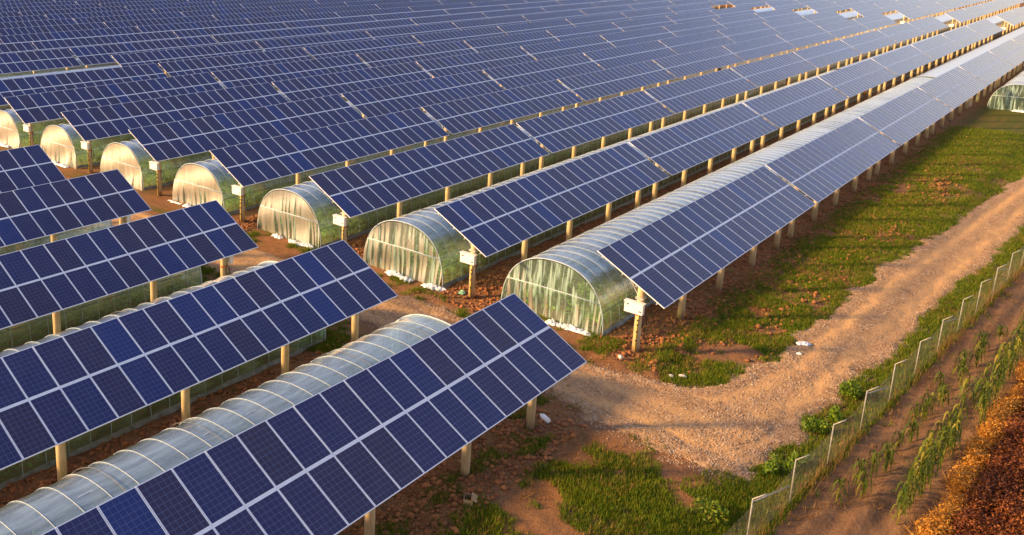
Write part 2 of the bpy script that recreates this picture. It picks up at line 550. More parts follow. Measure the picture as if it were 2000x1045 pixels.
gx = axis(-20, 24, .13, -60, 900)
gy = axis(-13, 4, .13, -120, 900)
me, V = grid_mesh(gx, gy, ground_z, 'ground', [M_ground])
add_attr(me, 'field', np.clip((fence_y(V[:, 0])-V[:, 1])/.6, 0, 1))
add_attr(me, 'green', grass_density(V[:, 0], V[:, 1]))
g = link('ground', me); tag(g, kind='structure')

def road_z(x, y):
    sd_ = road_sd(x, y)
    edge = fbm(x, y, 1.3, 41, 3)-.5
    z = np.clip((-sd_+edge*.7)*.30, -.15, .075)
    gz = ground_z(x, y)
    rut = np.exp(-((sd_+.90)/.20)**2)*2.4
    return gz+z-rut*.022+(fbm(x, y, 2.3, 55, 3)-.5)*.045
xs = axis(-6, 30, .14, -7, 170); ys = axis(-9, 8, .14, -20, 230)
me, V = grid_mesh(xs, ys, road_z, 'dirt_road', [M_road], keep=lambda x, y: road_sd(x, y) < .75)
sdv = road_sd(V[:, 0], V[:, 1])
xx, yy = V[:, 0], V[:, 1]
yu = np.interp(xx, *ROAD_U); yl = np.interp(xx, *ROAD_L)
tt = np.where(xx > 3.8, (yy-yl)/(yu-yl+1e-6), (xx+.1)/3.7)
wh = np.exp(-((tt-.28)/.085)**2)+np.exp(-((tt-.66)/.085)**2)
wh = wh*(.75+.8*fbm(xx*.4, yy*.4, .9, 77, 3))
add_attr(me, 'wheel', np.clip(wh, 0, 1))
tag(link('dirt_road', me), kind='structure')

# ------------------------------------------------------------------ scattered ground cover
def scatter(n, xr, yr, dens, seed=0, gamma=1.0):
    r = np.random.default_rng(seed)
    out = []
    got = 0
    while got < n:
        x = r.uniform(0, 1, 60000)**gamma*(xr[1]-xr[0])+xr[0]; y = r.uniform(*yr, 60000)
        k = r.uniform(0, 1, 60000) < dens(x, y)
        if k.sum() == 0: break
        out.append(np.stack([x[k], y[k]], -1)); got += k.sum()
    P = np.concatenate(out)[:n]
    return P

def in_view(P, pad=40):
    d = np.column_stack([P[:, 0], P[:, 1], np.zeros(len(P))])-np.array(CAM)
    z = d@np.array(fw)
    x = 619.1+FOC*(d@np.array(rt2))/z; y = 308.5-FOC*(d@np.array(up2))/z
    return P[(z > 1) & (x > -pad) & (x < 2000+pad) & (y > -pad) & (y < 1045+pad)]

def blades(P, seed, per=5, h=(.06, .20), w=.012, spread=.06, zf=ground_z, lean=.5, z0=0):
    """small tufts of blades: one triangle each"""
    r = np.random.default_rng(seed)
    n = len(P)
    Pz = zf(P[:, 0], P[:, 1])+z0
    base = np.repeat(np.column_stack([P, Pz]), per, 0)
    N = n*per
    base[:, :2] += r.normal(0, spread, (N, 2))
    tuft = np.repeat(r.uniform(.6, 1.25, n), per)
    H = r.uniform(h[0], h[1], N)*tuft
    an = r.uniform(0, 2*math.pi, N)
    dx, dy = np.cos(an), np.sin(an)
    ln = r.uniform(.1, lean, N)*H
    an2 = r.uniform(0, 2*math.pi, N)
    wx, wy = np.cos(an2)*w*(.6+tuft*.5), np.sin(an2)*w*(.6+tuft*.5)
    v0 = base+np.stack([wx, wy, np.full(N, -.01)], -1)
    v1 = base-np.stack([wx, wy, np.full(N, .01)], -1)
    v2 = base+np.stack([dx*ln, dy*ln, H], -1)
    V = np.stack([v0, v1, v2], 1).reshape(-1, 3)
    return V, np.arange(3*N).reshape(-1, 3)

def leaves(C, rad, n, size, seed, up=.4, flat=1.0):
    """n leaf quads spread through a clump volume around each centre"""
    r = np.random.default_rng(seed)
    C = np.asarray(C, float); rad = np.asarray(rad, float).reshape(-1, 1)
    N = len(C)*n
    d = r.normal(0, 1, (N, 3)); d /= np.linalg.norm(d, axis=1)[:, None]
    rr = r.uniform(.25, 1, N)**.5
    P = np.repeat(C, n, 0)+d*rr[:, None]*np.repeat(rad, n, 0)*np.array([1, 1, flat])
    t = r.normal(0, 1, (N, 3)); t[:, 2] *= up; t /= np.linalg.norm(t, axis=1)[:, None]
    b = np.cross(t, d+r.normal(0, .4, (N, 3))); b /= np.linalg.norm(b, axis=1)[:, None]+1e-9
    s = (r.uniform(.6, 1.3, N)*size)[:, None]
    V = np.stack([P-t*s, P+b*s*.45, P+t*s, P-b*s*.45], 1).reshape(-1, 3)
    return V, np.arange(4*N).reshape(-1, 4)

def stones(P, size, seed, zf, squash=.6, sink=.25):
    r = np.random.default_rng(seed)
    n = len(P)
    o = np.array([[1, 0, 0], [.3, .95, 0], [-.8, .6, 0], [-.8, -.6, 0], [.3, -.95, 0], [.1, .05, 1], [0, 0, -1]], float)
    f = np.array([[0, 1, 5], [1, 2, 5], [2, 3, 5], [3, 4, 5], [4, 0, 5], [1, 0, 6], [2, 1, 6], [3, 2, 6], [4, 3, 6], [0, 4, 6]])
    s = r.uniform(size[0], size[1], n)*r.uniform(.5, 1, n)
    V = np.repeat(o[None], n, 0)*(1+r.normal(0, .22, (n, 7, 1)))
    an = r.uniform(0, 6.28, n); c, q = np.cos(an)[:, None], np.sin(an)[:, None]
    X = V[:, :, 0]*c-V[:, :, 1]*q; Y = V[:, :, 0]*q+V[:, :, 1]*c
    Z = V[:, :, 2]*squash
    V = np.stack([X, Y, Z], -1)*s[:, None, None]
    V += np.column_stack([P, zf(P[:, 0], P[:, 1])+s*squash*(1-sink)*.5])[:, None, :]
    F = f[None]+(np.arange(n)*7)[:, None, None]
    return V.reshape(-1, 3), F.reshape(-1, 3)

def road_top(x, y): return np.maximum(road_z(x, y), ground_z(x, y))

P = scatter(80000, (-14, 75), (-9, 24), lambda x, y: grass_density(x, y)*np.clip(1.25-(x+14)/95, .15, 1), 1, 1.35)
P = in_view(P)
V, F = blades(P, 2, per=6)
tag(link('grass', np_mesh('grass', V, F, [M_grass])), 'short bright green grass and weeds in uneven patches on the brown soil', 'grass', kind='stuff')
P = in_view(scatter(9000, (-12, 60), (-14, 3), lambda x, y: np.where(grass_density(x, y) > .02, .25, .12)*(road_sd(x, y) > -.2)*(vnoise(x, y, .6, 91) > .5), 5, 1.2))
V, F = blades(P, 6, per=5, h=(.05, .22), lean=1.2)
tag(link('dry_grass', np_mesh('dry_grass', V, F, [M_dry])), 'withered straw and dead weeds strewn over the soil', 'dry grass', kind='stuff')

def edge_d(x, y):
    sd_ = road_sd(x, y)
    return (np.exp(-((sd_+.15)/.45)**2)*.9+.34*(sd_ < 0)*(fbm(x, y, .5, 71, 3) > .46)+.04*(sd_ < 0)+.5*np.exp(-((sd_+1.7)/.35)**2)*(x > 5)
            + .7*((x < 4) & (x > -3) & (y < -2.5) & (sd_ < .8) & (y > -5.6)))*(y > fence_y(x))*np.clip(.2+1.4*(vnoise(x, y, .7, 66)), 0, 1)
P = in_view(scatter(34000, (-4, 60), (-9, 12), edge_d, 9, 1.3))
V, F = stones(P, (.010, .046), 10, road_top)
tag(link('gravel', np_mesh('gravel', V, F, [M_stone])), 'loose grey and tan gravel along the edges of the dirt road', 'gravel', kind='stuff')

def clod_d(x, y):
    ph = np.mod(y, PITCH); row = (y > -.4) & ((x > 4.6) | (x < -.8))
    d = np.exp(-((ph-2.0)/.9)**2)+.9*np.exp(-((ph-.5)/.8)**2)
    strip = (y < .6) & (y > -4) & (x > 5)
    return np.maximum(row*np.clip(d, 0, 1), strip*.30*(vnoise(x, y, .8, 29) > .35))*np.clip(1.1-(x+20)/110, .15, 1)*(road_sd(x, y) > .3)
P = in_view(scatter(27000, (-20, 70), (-4, 26), clod_d, 12, 1.3))
V, F = stones(P, (.03, .15), 13, ground_z, .7)
tag(link('soil_clods', np_mesh('soil_clods', V, F, [M_clod])), 'broken reddish brown clods of soil beside and under the panel rows', 'soil clods', kind='stuff')
# reddish rubble heaps in the grass strip
hp = []
r = np.random.default_rng(5)
for cx, cy, sx, n in ((48.5, -2.4, 1.8, 170), (44.5, -2.9, 1.4, 90), (33, -2.5, 1.6, 50), (26.5, -1.6, 1.2, 40), (13.5, -1.6, 1.2, 40), (19, -2.0, 2, 50)):
    hp.append(np.column_stack([r.normal(cx, sx, n), r.normal(cy, .38, n)]))
V, F = stones(np.concatenate(hp), (.03, .16), 14, lambda x, y: ground_z(x, y)+.05, .7)
tag(link('rubble', np_mesh('rubble', V, F, [M_rubble])), 'low heaps of orange brown earth rubble lying in the grass strip', 'rubble', kind='stuff')

# ------------------------------------------------------------------ solar tables
L_SL, TILT = 3.35, R(28.9)
ZB, NC, CW = 2.779, 20, 1.01
TAB_W = NC*CW
ct, st_ = math.cos(TILT), math.sin(TILT)
Rt = Matrix.Rotation(TILT, 3, 'X')
POST_X = [1.27+4.70*i for i in range(4)]+[19.35]
PW, PL = CW-.012, 1.652

def on_slope(x, s, n=0):
    """point on the table: x along the row, s up the slope, n off the surface"""
    return Vector((x, s*ct-n*st_, ZB+s*st_+n*ct))

def panel_meshes():
    fr = MB(); t = .034; w = .025
    fr.box((PW/2, w/2, -t/2), (PW, w, t)); fr.box((PW/2, PL-w/2, -t/2), (PW, w, t))
    fr.box((w/2, PL/2, -t/2), (w, PL-2*w, t)); fr.box((PW-w/2, PL/2, -t/2), (w, PL-2*w, t))
    gl = MB()
    b = 0
    gl.v += [(w, w, -.004), (PW-w, w, -.004), (PW-w, PL-w, -.004), (w, PL-w, -.004),
             (w, w, -.012), (PW-w, w, -.012), (PW-w, PL-w, -.012), (w, PL-w, -.012)]
    gl.face([0, 1, 2, 3], [(0.001, 0.001), (.999, .001), (.999, .999), (.001, .999)])
    gl.m = 1; gl.face([7, 6, 5, 4])
    both = MB()
    both.v = list(gl.v); both.f = [list(q) for q in gl.f]; both.mi = [0, 1]; both.uv = list(gl.uv)
    both.m = 2
    n0 = len(both.v)
    both.v += fr.v
    for q in fr.f: both.face([n0+i for i in q])
    return fr.mesh('panel_frame', M_alu), gl.mesh('solar_panel', [M_cell, M_back]), both.mesh('solar_panel_framed', [M_cell, M_back, M_alu])
ME_FRAME, ME_GLASS, ME_BOTH = panel_meshes()

pm = MB(); pm.tube([(0, 0, -.25), (0, 0, ZB+.5*L_SL*st_-.14)], .15, 16)
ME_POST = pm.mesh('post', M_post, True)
for p in ME_POST.polygons:
    if len(p.vertices) > 4: p.use_smooth = False

def rails(mb):
    for s in (.32, 1.33, 2.02, 3.03):
        a = on_slope(.04, s, -.075); b = on_slope(TAB_W-.04, s, -.075)
        mb.box((a+b)/2, (TAB_W-.02, .05, .08), Rt)
def rafter(mb, x):
    a = on_slope(x, .15, -.155); b = on_slope(x, L_SL-.15, -.155)
    mb.bar(a, b, .06, .08)
def braces(mb, x):
    y0 = .5*L_SL*ct
    mb.bar((x+.09, y0-.10, 2.55), on_slope(x+.05, .55, -.2), .04)
    mb.bar((x+.09, y0+.10, 2.35), on_slope(x+.05, 2.85, -.2), .04)
    mb.box((x, y0, 2.42), (.34, .34, .07))

def make_table(level):
    root = empty('solar_table')
    for j in range(2):
        for i in range(NC):
            p = on_slope(i*CW+.006, j*(L_SL-PL))
            if level == 2:
                o = link('solar_panel', ME_GLASS, root, p)
                link('panel_frame', ME_FRAME, o)
            else:
                o = link('solar_panel', ME_BOTH, root, p)
            o.rotation_euler = (TILT+R(random.uniform(-.12, .12)), R(random.uniform(-.12, .12)), 0)
    for x in POST_X:
        link('post', ME_POST, root, (x, .5*L_SL*ct, 0))
        q = MB(); rafter(q, x); q.build('rafter', M_steel, root)
        q = MB(); braces(q, x); q.build('brace', M_steel, root)
    for s in (.32, 1.33, 2.02, 3.03):
        q = MB()
        a = on_slope(.04, s, -.075); b = on_slope(TAB_W-.04, s, -.075)
        q.box((a+b)/2, (TAB_W+.02, .05, .08), Rt)
        q.build('purlin', M_steel, root)
    q = MB(); q.box(on_slope(TAB_W/2, L_SL/2, -.025), (TAB_W-.02, .12, .03), Rt); q.build('centre_rail', M_alu, root)
    return root

def far_table_mesh():
    mb = MB()
    v = [on_slope(0, 0), on_slope(TAB_W, 0), on_slope(TAB_W, L_SL), on_slope(0, L_SL)]
    lo = [p+Vector((0, st_, -ct))*.035 for p in v]
    mb.v = [tuple(p) for p in v+lo]
    mb.face([0, 1, 2, 3], [(0, 0), (NC, 0), (NC, 2), (0, 2)])
    mb.m = 1
    for i in range(4):
        k = (i+1) % 4
        mb.face([i, i+4, k+4, k][::1])
    mb.m = 3; mb.face([7, 6, 5, 4])
    mb.m = 2
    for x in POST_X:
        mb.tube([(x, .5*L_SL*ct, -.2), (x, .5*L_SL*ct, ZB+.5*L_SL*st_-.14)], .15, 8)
    mb.m = 1
    rails(mb)
    for x in POST_X: rafter(mb, x)
    return mb.mesh('solar_table', [M_cells_far, M_alu, M_post, M_back])
ME_FAR = far_table_mesh()

proto = {}
STEP = 20.566
GAP_END = 181.0
def table_x(k, r):
    if k < 0: return -1.62-TAB_W+(k+1)*STEP
    if k >= 8 and 1 <= r <= 7: return GAP_END+(k-8)*STEP
    return 4.72+k*STEP

def visible(x0, x1, y0, y1, z0, z1, pad=4):
    n = 0
    xs = [x0+(x1-x0)*i/8 for i in range(9)]
    for x in xs:
        for y, z in ((y0, z0), (y1, z1)):
            q = project((x, y, z))
            if q and -pad < q[0] < 2000+pad and -pad < q[1] < 1045+pad: return True
    return False

tables = []
for r_ in range(-1, 24):
    for k in range(-1, 16):
        x0 = table_x(k, r_)
        if r_ == -1 and x0 < 86: continue
        if r_ == 8 and k == 0: continue
        y0 = r_*PITCH
        if not visible(x0, x0+TAB_W, y0, y0+2.93, ZB, ZB+1.62): continue
        d = (Vector((x0+10, y0+1.5, 3.5))-CAM).length
        tables.append((d, r_, k, x0, y0))
tables.sort()
for d, r_, k, x0, y0 in tables:
    lv = 2 if d < 42 else (1 if d < 112 else 0)
    rowtxt = f'{ORD[r_]} row from the fence' if r_ >= 0 else 'row beside the road'
    if k < 0: lab = f'foreground blue solar table left of the dirt crossing in the {rowtxt}'
    elif k >= 8 and 1 <= r_ <= 7: lab = f'solar table, {ORD[k-8]} past the distant gap in the {rowtxt}'
    else: lab = f'blue solar table, {ORD[k]} past the dirt crossing in the {rowtxt}'
    if lv == 0:
        o = link('solar_table', ME_FAR)
    else:
        if lv not in proto:
            proto[lv] = make_table(lv); index_kids(proto[lv]); o = proto[lv]
        else:
            o = copy_tree(proto[lv])
    o.location = (x0, y0, 0)
    o.rotation_euler = (0, 0, 0)
    tag(o, lab, 'solar table', 'rows of tilted solar tables')

# ------------------------------------------------------------------ polytunnels
TW, TH, TY = 2.50, 2.80, 5.62      # half width, height, centre measured from the row line
def prof(a, k=1.0):
    """a: 0..1 from the near foot over the top to the far foot"""
    th = math.pi*a
    c, s = math.cos(th), math.sin(th)
    n = 2/2.35
    return (-math.copysign(abs(c)**n, c)*TW*k, abs(s)**n*TH*k)
def prof_z(y):
    q = min(1, abs(y)/TW)
    return TH*(1-q**2.35)**(1/2.35)

def cover_mesh(length, bay=.82, na=30, sub=4, seed=0):
    nb = max(1, round(length/bay)); n = nb*sub
    r = np.random.default_rng(seed)
    V = []
    sag = r.uniform(.2, 1.4, nb+1)
    for i in range(n+1):
        x = length*i/n
        ph = (i % sub)/sub
        for j in range(na+1):
            a = j/na
            y, z = prof(a)
            top = math.sin(math.pi*a)
            k = 1-.010*math.sin(math.pi*ph)*sag[i//sub]*(.3+top)
            V.append((x+.02*math.sin(9*a+i*.7)*(ph > 0), y*k, z*k))
    V = np.array(V)
    V[:, 1] += (vnoise(V[:, 0], V[:, 2]*2+V[:, 1], 1.6, seed)-.5)*.035
    idx = np.arange((n+1)*(na+1)).reshape(n+1, na+1)
    F = np.stack([idx[:-1, :-1], idx[1:, :-1], idx[1:, 1:], idx[:-1, 1:]], -1).reshape(-1, 4)
    return np_mesh('cover', V, F, [M_film], True)

hp_ = MB(); hp_.tube([(0, prof(j/36)[0]*1.003, prof(j/36)[1]*1.003) for j in range(37)], .0085, 6)
ME_HOOP = hp_.mesh('hoop', M_hoop, True)
hp_ = MB(); hp_.tube([(0, prof(j/36)[0]*1.008, prof(j/36)[1]*1.008) for j in range(37)], .028, 6)
ME_ENDHOOP = hp_.mesh('end_hoop', M_hoop, True)
hp_ = MB()
hp_.tube([(.05*math.sin(j*.4), prof(j/36)[0]*1.012, prof(j/36)[1]*1.012) for j in range(4, 33)], .012, 4)
ME_STRAP = hp_.mesh('strap', M_seam, True)

def wall_mesh(seed, z_lo, z_hi, amp, mat, name, nz=22):
    """gathered film: folds run vertically, deeper low down"""
    r = np.random.default_rng(seed)
    ny = 150
    ys = np.linspace(-TW*.985, TW*.985, ny)
    fold = fbm(ys, ys*0+seed, 2.6, seed, 2)-.5+.45*np.abs(np.sin(ys*4.2+3*vnoise(ys, ys*0, 1.1, seed+4)*4))**3
    fan = (vnoise(ys, ys*0+3, 1.1, seed+9)-.5)*.6
    V = []
    for i in range(nz+1):
        t = i/nz
        for j, y in enumerate(ys):
            top = min(prof_z(y)*.985, z_hi)
            lo = min(z_lo, top)
            z = lo+(top-lo)*t
            x = -.03-amp*fold[j]*(.25+.9*(1-t))+.03*math.sin(z*3+y)
            V.append((x, y+fan[j]*(1-t)*(.8 if amp > .08 else .15), z+(.05*fold[j] if amp > .08 and i == nz else 0)))
    idx = np.arange((nz+1)*ny).reshape(nz+1, ny)
    F = np.stack([idx[:-1, :-1], idx[:-1, 1:], idx[1:, 1:], idx[1:, :-1]], -1).reshape(-1, 4)
    return np_mesh(name, V, F, [mat], True)

def crumple(n, seed, w, h, d):
    """crumpled plastic heap"""
    nx, ny = n*3, n
    u, v = np.meshgrid(np.linspace(0, 1, nx), np.linspace(0, 1, ny))
    e = np.sin(math.pi*u)**.5*np.sin(math.pi*v)**.6
    y = (u-.5)*w+(vnoise(u, v, 9, seed)-.5)*.12
    x = (v-.5)*d*(.5+.9*vnoise(u, v*0, 6, seed+2))+(vnoise(u, v*0+2, 5, seed+3)-.5)*d*.6
    z = e*h*(.25+1.3*vnoise(u, v, 11, seed+1)**1.5)+.01
    V = np.stack([x, y, z], -1).reshape(-1, 3)
    idx = np.arange(nx*ny).reshape(ny, nx)
    F = np.stack([idx[:-1, :-1], idx[:-1, 1:], idx[1:, 1:], idx[1:, :-1]], -1).reshape(-1, 4)
    return V, F

def tunnel(row, x0, x1, label, side, hoops=True, seed=0, curtain=True):
    """side -1: the open end faces -X at x0; +1: it faces +X at x1"""
    L = x1-x0
    root = empty('polytunnel', (x0, row*PITCH+TY, 0))
    tag(root, label, 'polytunnel', 'clear plastic polytunnels between the panel rows')
    link('cover', cover_mesh(L, na=30 if hoops else 20, sub=4 if hoops else 1, seed=seed), root)
    nb = round(L/.82)
    if hoops:
        for i in range(1, min(nb, 99)):
            link('hoop', ME_HOOP, root, (L*i/nb, 0, 0))
        for i in range(3, min(nb, 90), 4):
            if (i*7+seed) % 3: link('strap', ME_STRAP, root, (L*(i+.45)/nb, 0, 0))
    xe, sg = (0, 1) if side < 0 else (L, -1)
    link('end_hoop', ME_ENDHOOP, root, (xe, 0, 0))
    if side > 0: link('end_hoop', ME_ENDHOOP, root, (0, 0, 0))
    def flip(o):
        o.location = (xe, 0, 0)
        if sg < 0: o.rotation_euler = (0, 0, math.pi)
        return o
    if curtain:
        flip(link('end_wall', wall_mesh(seed+1, 1.42, 9, .05, M_curtain, 'end_wall', 12), root))
        flip(link('door_curtain', wall_mesh(seed+2, .02, 1.5, .15, M_curtain, 'door_curtain', 16), root))
        q = MB(); yb = TW*(1-(1.5/TH)**2.35)**(1/2.35)
        q.tube([(-.05, -yb, 1.46), (-.09, -.4*yb, 1.52), (-.07, .4*yb, 1.5), (-.05, yb, 1.44)], .022, 6)
        flip(q.build('crossbar', M_hoop, root, True))
        rr = random.Random(seed)
        vs, fs, n0 = [], [], 0
        for _ in range(4):
            V, F = crumple(9, rr.randint(0, 999), rr.uniform(.5, 1.5), rr.uniform(.10, .22), rr.uniform(.2, .42))
            V = V+np.array([-.22-rr.uniform(0, .16), rr.uniform(-2.3, .6) if row < 3 else rr.uniform(-2, 2), .02])
            vs.append(V); fs.append(F+n0); n0 += len(V)
        flip(link('hem', np_mesh('hem', np.concatenate(vs), np.concatenate(fs), [M_hem], True), root))
    # buried skirts along both feet and a wire along the flank
    for sgn in (-1, 1):
        n = int(L/.35); u = np.linspace(0, L, n)
        w = .02+.07*vnoise(u, u*0, 1.3, seed+5)
        zz = .03+.10*vnoise(u, u*0+9, 1.1, seed+6)
        a = np.stack([u, sgn*(TW-.02)+0*u, .22+0*u], -1); b = np.stack([u, sgn*(TW+w*.5), zz+.06], -1); c = np.stack([u, sgn*(TW+w*1.4), zz*.6], -1)
        V = np.concatenate([a, b, c]); i = np.arange(n-1)
        F = np.concatenate([np.stack([i, i+1, i+1+n, i+n], -1), np.stack([i+n, i+n+1, i+1+2*n, i+2*n], -1)])
        link('skirt', np_mesh('skirt', V, F, [M_skirt], True), root)
        q = MB(); y = -TW*(1-(1.06/TH)**2.35)**(1/2.35)*sgn
        q.tube([(0, y*1.01, 1.06), (L, y*1.01, 1.06)], .014, 4)
        q.build('side_wire', M_seam, root)
    q = MB(); q.tube([(0, 0, TH-.05), (L, 0, TH-.05)], .02, 6); q.build('ridge_pipe', M_hoop, root)
    return root

for r_ in range(0, 9):
    nm = ORD[r_]
    y_ = r_*PITCH+TY
    if r_ <= 6:
        x0 = [6.35, 5.95, 5.9, 6.0, 5.9, 5.9, 5.9][r_]
        tunnel(r_, x0, 87.6 if r_ == 0 else 86.8, f'clear polytunnel right of the dirt crossing, behind the {nm} panel row from the fence', -1, True, 10+r_)
    elif r_ == 8:
        tunnel(r_, -4, 86.8, 'pale polytunnel seen through the missing table in the eighth and ninth rows', -1, False, 10+r_, False)
    if r_ <= 6:
        tunnel(r_, 88.6, 250, f'far polytunnel continuing behind the {nm} panel row from the fence', -1, False, 30+r_, r_ == 0)
    if r_ <= 3:
        xe = -2.45 if r_ < 3 else -1.9
        tunnel(r_, -26 if r_ < 2 else -22, xe, f'clear polytunnel left of the dirt crossing, behind the {nm} panel row from the fence', 1, True, 50+r_)
ME_LOW = cover_mesh(230, na=16, sub=1, seed=99)
for r_ in range(9, 22):
    root = empty('polytunnel', (6 if r_ > 9 else -6, r_*PITCH+TY, 0))
    tag(root, f'pale polytunnel roof glimpsed between tables behind the {ORD[r_]} panel row from the fence', 'polytunnel', 'clear plastic polytunnels between the panel rows')
    link('cover', ME_LOW, root)
tunnel(-1, 89.0, 130, 'cream polytunnel end beyond the grass at the right edge, before the first row', -1, True, 71)

# crop rows inside the tunnels
def crop_mesh(L, seed):
    r = np.random.default_rng(seed)
    C, rad = [], []
    for y in (-1.75, -1.0, 0, 1.0, 1.7):
        n = int(L/.30)
        xs = np.linspace(.35, L-.6, n)+r.normal(0, .05, n)
        hh = (.50+.25*vnoise(xs, xs*0+y, .5, seed))*(1.25 if abs(y) < 1.5 else .85)
        C.append(np.stack([xs, y+r.normal(0, .06, n), hh*.9], -1)); rad.append(hh)
    C = np.concatenate(C); rad = np.concatenate(rad)
    V, F = leaves(C, rad*1.0, 34, .11, seed, .8, 1.1)
    V[:, 2] = np.maximum(V[:, 2], .02)
    return np_mesh('crop_rows', V, F, [M_crop])
CM = crop_mesh(44, 3); CM2 = crop_mesh(20, 4)
for r_ in range(0, 7):
    tag(link('crop_rows', CM, None, (6.6, r_*PITCH+TY, 0)), f'green crop growing inside the polytunnel behind the {ORD[r_]} panel row, right of the crossing', 'crop', kind='stuff')
    if r_ < 4: tag(link('crop_rows', CM2, None, (-22.5, r_*PITCH+TY, 0)), f'green crop growing inside the polytunnel behind the {ORD[r_]} panel row, left of the crossing', 'crop', kind='stuff')

# ------------------------------------------------------------------ junction boxes
def junction_box(x, y, label, face=-1):
    root = empty('junction_box', (x, y, 0))
    tag(root, label, 'junction box', 'white junction boxes on the end posts')
    q = MB(); q.box((face*.27, .12, 2.03), (.20, .78, .46)); b = q.build('cabinet', M_box, root)
    bv = b.modifiers.new('bevel', 'BEVEL'); bv.width = .015; bv.segments = 2
    q = MB(); q.box((face*.27, .12, 2.275), (.26, .84, .03)); q.build('rain_cover', M_box, root)
    for yy, zz in ((.36, 2.16), (-.16, 1.95)):
        q = MB(); q.box((face*.378, yy, zz), (.02, .09, .05)); q.build('latch', M_dark, root)
    q = MB(); q.tube([(face*.165, -.05, 1.80), (face*.175, -.03, 1.2), (face*.17, -.04, .15)], .03, 8); q.build('conduit', M_yellow, root, True)
    q = MB()
    for z in (.55, .95, 1.25, 1.45): q.tube([(face*.176, -.035, z), (face*.176, -.035, z+.07)], .034, 8)
    q.build('tape', M_dark, root)
    q = MB(); q.tube([(0, 0, 1.66), (0, 0, 1.74)], .168, 16); q.build('clamp', M_orange, root, True)
    q = MB()
    q.tube([(.05, -.12, 1.8), (.12, -.26, 1.6), (.14, -.30, 1.25), (.08, -.22, 1.05), (.03, -.165, 1.15), (0, -.17, 1.7)], .02, 6)
    q.build('cable', M_dark, root, True)
    return root
PY = .5*L_SL*ct
for r_ in range(0, 7):
    junction_box(table_x(0, r_)+POST_X[0], r_*PITCH+PY, f'white junction box on the end post of the {ORD[r_]} row, right of the crossing')
for r_ in range(1, 6):
    junction_box(GAP_END+POST_X[0], r_*PITCH+PY, f'tiny white junction box at the distant gap in the {ORD[r_]} row')
for r_ in (2, 3):
    junction_box(-1.62-TAB_W+POST_X[-1], r_*PITCH+PY, f'white junction box on the end post of the {ORD[r_]} row, left of the crossing', 1)

# ------------------------------------------------------------------ chain link fence
def fence_mat():
    t = NT('chain_link')
    p = t.coord('UV')
    sep = t.n('ShaderNodeSeparateXYZ'); t.l(p, sep.inputs[0])
    a = t.math('FRACT', t.math('MULTIPLY', t.math('ADD', sep.outputs[0], sep.outputs[1]), 13))
    b = t.math('FRACT', t.math('MULTIPLY', t.math('SUBTRACT', sep.outputs[0], sep.outputs[1]), 13))
    w = t.math('MAXIMUM', t.math('LESS_THAN', a, .21), t.math('LESS_THAN', b, .21))
    dens = t.math('MULTIPLY', t.math('SUBTRACT', t.noise(t.world((1, 1, .5)), 2.6, 4, .7), .5), .45)
    w = t.math('MAXIMUM', t.math('LESS_THAN', a, t.math('ADD', dens, .125)), t.math('LESS_THAN', b, t.math('ADD', dens, .125)))
    t.l(t.ramp(t.noise(t.world(), 3, 3), [(.3, (.46, .40, .24)), (.7, (.64, .56, .36))]), t.b.inputs['Base Color'])
    t.set(Roughness=.5, Metallic=.3)
    tr = t.n('ShaderNodeBsdfTransparent'); m = t.n('ShaderNodeMixShader')
    t.l(w, m.inputs[0]); t.l(tr.outputs[0], m.inputs[1]); t.l(t.b.outputs[0], m.inputs[2]); t.l(m.outputs[0], t.out.inputs[0])
    return t.mat
M_mesh = fence_mat()
froot = empty('fence', (0, float(fence_y(0)), 0))
tag(froot, 'sagging chain link fence with cranked grey posts between the road and the ploughed field', 'fence')
FX = [-7.05+3.1*i for i in range(0, 19)]
y00 = float(fence_y(0))
tops = []
for i, x in enumerate(FX):
    y = float(fence_y(x))-y00; gz = float(ground_z(x, y+y00))
    lx = .03*math.sin(i*2.1); h = 1.62+.05*math.sin(i*1.7)
    q = MB(); q.tube([(x, y, gz-.2), (x+lx, y, h)], .022, 8)
    q.build('fence_post', M_fencepost, froot, True)
    q = MB(); q.tube([(x+lx, y, h-.01), (x+lx+.10, y-.30, h+.24)], .022, 8)
    q.build('cranked_arm', M_fencepost, froot, True)
    tops.append((x+lx, y, h))
    if i % 3 == 1 and i < len(FX)-1:
        x2 = x+2.75; y2 = float(fence_y(x2))-y00
        q = MB(); q.tube([(x+.05, y-.02, h-.10), (x2, y2-.02, .86)], .022, 8); q.build('top_rail', M_fencepost, froot, True)
for i in range(len(FX)-1):
    nx, nz = 14, 8
    V, UV = [], []
    for b in range(nz+1):
        for a in range(nx+1):
            u, v = a/nx, b/nz
            x = FX[i]+3.1*u; y = float(fence_y(x))-y00
            gz = float(ground_z(x, y+y00))
            topz = 1.54-.12*math.sin(math.pi*u)*(1+.5*math.sin(i*3.3))
            V.append((x, y-.035+.05*math.sin(math.pi*u)*math.sin(v*4+i)*(1 if i % 3 else -1), gz-.02+(topz-gz)*v))
            UV.append((x, gz+(topz-gz)*v))
    idx = np.arange((nz+1)*(nx+1)).reshape(nz+1, nx+1)
    F = np.stack([idx[:-1, :-1], idx[:-1, 1:], idx[1:, 1:], idx[1:, :-1]], -1).reshape(-1, 4)
    link('mesh_panel', np_mesh('mesh_panel', V, F, [M_mesh], True, np.array(UV)[F].reshape(-1, 2)), froot)

